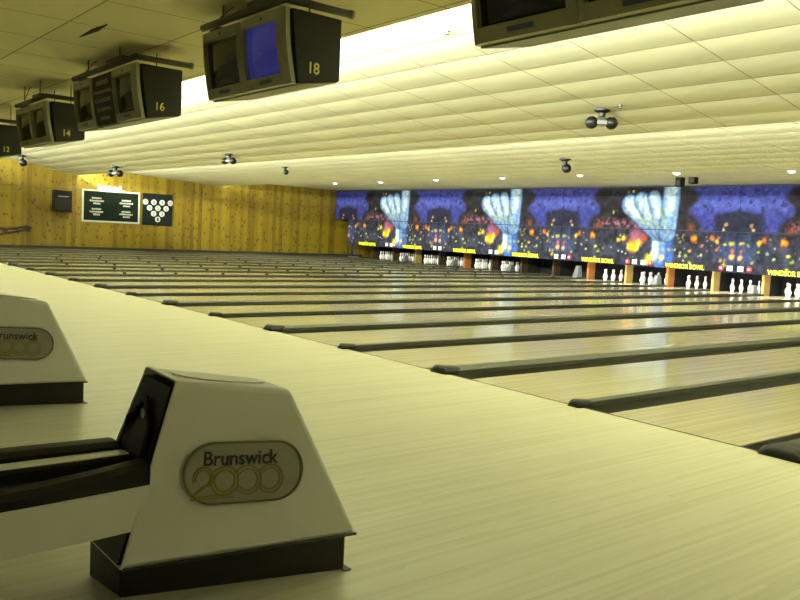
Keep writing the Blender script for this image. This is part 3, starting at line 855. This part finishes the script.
monitor(-9.80, -7.32, -1.55, 2.615, 3.27, '16', False, True, 'wide monitor marked 16 with a lettered panel between its two screens')
monitor(-13.05, -11.15, -1.55, 2.53, 3.17, '14', False, False, 'twin screen monitor marked 14, dark screens, hung left of the 16')
monitor(-17.2, -15.1, -1.55, 2.46, 3.10, '12', False, False, 'monitor marked 12 cut by the left edge of the photo')

# ------------------------------------------------------------------ things on the pine wall
def wall_map(y, z, d0=0): return lambda a, b_, d: (WX+d0+d, y+a, z+b_)
sg = empty('bulletin_sign', (WX, 6.55, 1.85), 'black framed notice board with white lettering on the pine wall', 'notice board')
mesh_obj('board', box_bm(0, .05, -1.15, 1.15, -.62, .60), 'board_black', sg)
bm = bmesh.new()
for a in ((0, .07, -1.20, 1.20, -.68, -.61), (0, .07, -1.20, 1.20, .59, .66), (0, .07, -1.20, -1.14, -.61, .59), (0, .07, 1.14, 1.20, -.61, .59)): bx(bm, *a)
fr = mesh_obj('frame', bm, 'letter_white', sg)
rr = random.Random(2)
for (cy, cz) in ((-.62, .20), (.62, .16), (-.62, -.25), (.62, -.30)):
    bm = bmesh.new()
    for r_i, wd in enumerate((.38, .56, .26)):
        y = -wd/2; z = cz+.11-.11*r_i
        while y < wd/2:
            w_ = rr.uniform(.03, .055); bx(bm, .05, .056, cy+y, cy+y+w_, z-.035, z+rr.uniform(.02, .04)); y += w_+.012
    mesh_obj('lettering', bm, 'letter_white', sg)
hd = empty('header_lettering', (WX, 6.5, 2.63), 'row of raised white letters on the pine above the notice board', 'lettering')
y = -.52; bm = bmesh.new()
for j, (w_, h_) in enumerate(((.11, .20), (.06, .12), (.06, .15), (.07, .12), (.05, .17), (.07, .12), (.06, .14), (.07, .12), (.06, .18))):
    bx(bm, 0, .05, y, y+w_, -.08, -.08+h_); y += w_+.045
mesh_obj('raised_letters', bm, 'letter_white', hd)
mesh_obj('backing_rail', box_bm(0, .02, -.55, .6, -.10, -.07), 'letter_white', hd)
pn = empty('pin_indicator', (WX+.006, 8.55, 1.83), 'black panel with ten numbered white discs in a triangle on the pine wall', 'pin indicator')
mesh_obj('panel', box_bm(0, .06, -.66, .66, -.68, .68), 'board_grey', pn)
num = 7
rowsP = [(4, .31, (7, 8, 9, 10)), (3, .06, (4, 5, 6)), (2, -.18, (2, 3)), (1, -.42, (1,))]
for n_, z, labs in rowsP:
    for j in range(n_):
        y = (j-(n_-1)/2)*.37
        bm = bmesh.new(); lathe(bm, [(0, 0), (.12, 0), (.12, .015), (0, .02)], 20)
        d_ = mesh_obj('disc', bm, 'letter_white', pn, loc=(.06, y, z), rot=(0, PI/2, 0))
        text_obj('disc_number', str(labs[j]), .08 if labs[j] < 10 else .13, .14, lambda a, b_, d: Vector((-b_, a, .0205+d)), 'ink', d_, .003)
sp_ = empty('wall_speaker', (WX, 4.5, 1.95), 'black box speaker mounted on the pine wall left of the notice board', 'speaker')
mesh_obj('cabinet', box_bm(.06, .42, -.34, .34, -.40, .42, bevel=.02), 'speaker_black', sp_)
mesh_obj('grille', box_bm(.42, .435, -.30, .30, -.36, .1), 'black_plastic', sp_)
mesh_obj('shelf_bracket', box_bm(0, .40, -.36, .36, -.44, -.40), 'black_plastic', sp_)
mesh_obj('label_strip', box_bm(.435, .44, -.2, .2, .16, .20), 'rack_metal', sp_)
# dark looping ornament at the left edge
oc = empty('wall_ornament', (WX, 2.7, .68), 'dark looping ironwork ornament low on the pine wall at the left edge', 'wall ornament')
bm = bmesh.new()
tube(bm, [(.04, -1.2, .02), (.04, -.6, .10), (.04, -.2, .06), (.04, .2, .12), (.04, .55, .22), (.04, .70, .16), (.04, .62, .05), (.04, .5, .08), (.04, .52, .15), (.04, .4, .06), (.04, .1, -.02), (.04, -.3, -.08), (.04, -.6, -.22), (.04, -1.1, -.30)], .045, 8)
mesh_obj('scroll', bm, 'ornament', oc, smooth=True)
bm = bmesh.new(); sphere(bm, (.05, -.22, -.02), .10, .5, 1, 1); mesh_obj('boss', bm, 'ornament', oc, smooth=True); bm = bmesh.new(); sphere(bm, (.05, .22, .03), .07, .5, 1.4, .8); mesh_obj('boss', bm, 'ornament', oc, smooth=True)

# ------------------------------------------------------------------ ceiling fixtures
def z_ceil(y):
    if y < 5.15: return 3.95-(y+.6)/5.75*.92
    if y < 11.4: return 3.44-(y-4.7)/6.7*.37
    return 3.36-(y-10.9)/10.7*.06
def spot(x, y, size, two, label, rz=.8):
    z = z_ceil(y)
    r = empty('ceiling_spotlight', (x, y, z+.01), label, 'spotlight', 'black ceiling spotlights', rz)
    s = size
    bm = bmesh.new(); lathe(bm, [(0, 0), (.13*s, 0), (.13*s, -.03*s), (.07*s, -.06*s), (0, -.06*s)], 18); mesh_obj('ceiling_plate', bm, 'black_plastic', r)
    bm = bmesh.new(); tube(bm, [(0, 0, -.03*s), (0, 0, -.12*s)], .055*s, 12); bx(bm, -.06*s, .06*s, -.04*s, .04*s, -.26*s, -.14*s, bevel=.01); mesh_obj('yoke', bm, 'black_plastic', r)
    for sx in ((-1, 1) if two else (.3,)):
        bm = bmesh.new(); sphere(bm, (sx*.16*s, 0, -.22*s), .105*s)
        h_ = mesh_obj('lamp_head', bm, 'black_plastic', r, smooth=True)
        bm = bmesh.new(); sphere(bm, (sx*.16*s, .085*s, -.24*s), .055*s, 1, .6, 1, 12, 8); mesh_obj('lens', bm, 'chrome_head', h_, smooth=True)
    if two:
        bm = bmesh.new(); bx(bm, -.08*s, .08*s, -.07*s, -.04*s, -.25*s, -.19*s); mesh_obj('bracket', bm, 'housing_grey', r)
    return r
spot(-4.68, 4.01, .85, True, 'black twin headed ceiling spotlight above the right hand lanes')
spot(-9.59, 9.05, 1.0, False, 'black single ceiling spotlight hung before the mural, right of centre', .4)
spot(-16.74, 4.35, .85, True, 'black ceiling spotlight above the lanes right of the monitor marked 16', .4)
spot(-20.11, 7.99, .8, False, 'small black ceiling spotlight near the middle of the far pine wall', .6)
spot(-25.51, 4.5, 1.15, True, 'black twin headed ceiling spotlight above the notice board', .5)
spot(-29.18, 2.4, 1.3, False, 'black ceiling spotlight under the monitor marked 14', .5)
for j, (x, y) in enumerate(((-4.55, .95), (-4.3, 3.9))):
    z = z_ceil(y)
    bm = bmesh.new(); lathe(bm, [(0, 0.01), (.035, 0.01), (.03, -.012), (.012, -.02), (.012, -.04), (.03, -.045), (0, -.05)], 12)
    o = mesh_obj('sprinkler_head', bm, 'chrome_head', loc=(x, y, z)); tag(o, ('small metal sprinkler head in the brightest ceiling strip' if j == 0 else 'small metal sprinkler head right of the twin spotlight'), 'sprinkler')
sp2 = None
for j, dx in enumerate((0, .42)):
    r = empty('small_speaker', (-10.8+dx, 15.5, z_ceil(15.5)-(.265 if j == 0 else .185)), ('left' if j == 0 else 'right')+' one of two small dark speakers hung above the mural', 'speaker', 'small speakers before the mural')
    mesh_obj('box', box_bm(-.10, .10, -.1, .1, .0, .27 if j == 0 else .19, bevel=.02), 'speaker_black', r)
    mesh_obj('grille', box_bm(-.07, .07, -.112, -.1, .04, .18), 'black_plastic', r)
# recessed downlights behind the last step
for j, (x, y) in enumerate(((-26.65, 14.3), (-23.55, 14.4), (-19.84, 14.1), (-16.51, 14.1), (-13.23, 14.03), (-10.11, 14.25), (-7.14, 14.55), (-4.1, 14.4))):
    z = z_ceil(y)
    r = empty('recessed_downlight', (x, y, z), 'small lit downlight in the ceiling before the mural, %s from the left' % ORDF[j], 'ceiling light', 'recessed downlights')
    bm = bmesh.new(); lathe(bm, [(.09, .005), (.12, .005), (.12, -.012), (.09, -.012), (.09, .005)], 20); mesh_obj('trim_ring', bm, 'trim_white', r)
    bm = bmesh.new(); sphere(bm, (0, 0, -.012), .085, 1, 1, .5, 16, 8); mesh_obj('bulb', bm, 'lamp_glow', r, smooth=True)
# dark sheet under the ceiling, standing in for the shade in a tile gap
bm = bmesh.new(); prism(bm, [(-.45, -.02), (.1, -.045), (.5, 0), (.1, .03)], lambda a, b_, d: (a, b_, d), .012)
o = mesh_obj('tile_gap_shade', bm, 'pit_black', loc=(-7.35, -2.15, ZA-.013), rot=(0, 0, .0)); tag(o, 'dark sheet standing in for a shaded ceiling tile slit above the approach', 'ceiling gap')

# ------------------------------------------------------------------ light
def area(name, loc, rot, sx, sy, power, col, spread=None):
    l = bpy.data.lights.new(name, 'AREA'); l.shape = 'RECTANGLE'; l.size = sx; l.size_y = sy; l.energy = power; l.color = col
    if spread: l.spread = spread
    o = bpy.data.objects.new(name, l); COL.objects.link(o); o.location = loc; o.rotation_euler = rot; return o
WL = XR-WX; XC = (XR+WX)/2
LC = (.94, 1.0, .80)
# an area lamp shines along its local -Z; rot.x = 90deg + e tips it to +Y and upwards
area('cove_lamp_a', (XC, -.30, 3.70), (math.radians(100), 0, 0), WL-.4, .10, 6200, LC)
area('cove_lamp_b', (XC, 5.0, 3.17), (math.radians(95), 0, 0), WL-.4, .06, 4200, LC)
area('cove_lamp_c', (XC, 11.2, 3.17), (math.radians(95), 0, 0), WL-.4, .06, 1500, LC)
# dim concourse ceiling lamps behind the camera
for x in (-26, -18, -10, -2, 4):
    area('concourse_lamp', (x, -9.0, ZA-.03), (0, 0, 0), 1.2, .3, 24, (.97, 1, .78))
# pin deck lamps behind the masks
for i in range(3, 18):
    pw = {4: 45, 5: 45, 6: 40, 7: 34, 8: 34, 9: 30, 3: 40}.get(i, 1.3)
    if i in (10, 11): pw = .6
    area('pin_deck_lamp', (-(i+.5)*P+OFF, YM+.25, .95), (math.radians(35), 0, 0), 1.1, .08, pw, (1, .97, .9))
# mural wash from the downlights
for x in (-26.65, -23.55, -19.84, -16.51, -13.23, -10.11, -7.14, -4.1):
    l = bpy.data.lights.new('downlight', 'SPOT'); l.energy = 26; l.spot_size = math.radians(120); l.spot_blend = .8; l.color = (1, .97, .92); l.shadow_soft_size = .08
    o = bpy.data.objects.new('downlight', l); COL.objects.link(o); o.location = (x, 14.1, 3.2); o.rotation_euler = (math.radians(35), 0, 0)

w = bpy.data.worlds.new('World'); SC.world = w; w.use_nodes = True
w.node_tree.nodes['Background'].inputs[0].default_value = (.9, .9, .6, 1); w.node_tree.nodes['Background'].inputs[1].default_value = .02

# ------------------------------------------------------------------ camera
cam = bpy.data.cameras.new('camera'); cam.sensor_width = 36; cam.lens = 36*816.71/800; cam.clip_start = .05; cam.clip_end = 200
co = bpy.data.objects.new('camera', cam); COL.objects.link(co); SC.camera = co
yaw, pit, rol = math.radians(51.272), math.radians(-4.693), math.radians(2.888)
f = Vector((-math.sin(yaw)*math.cos(pit), math.cos(yaw)*math.cos(pit), math.sin(pit)))
rt = Vector((math.cos(yaw), math.sin(yaw), 0)); up = rt.cross(f)
r2 = rt*math.cos(rol)+up*math.sin(rol); u2 = -rt*math.sin(rol)+up*math.cos(rol)
M = Matrix((r2, u2, -f)).transposed().to_4x4(); M.translation = Vector((2.704, -5.369, 1.358))
co.matrix_world = M
SC.view_settings.view_transform = 'Standard'; SC.view_settings.look = 'None'; SC.view_settings.gamma = 1; SC.view_settings.exposure = -0.08
SC.view_settings.use_curve_mapping = False
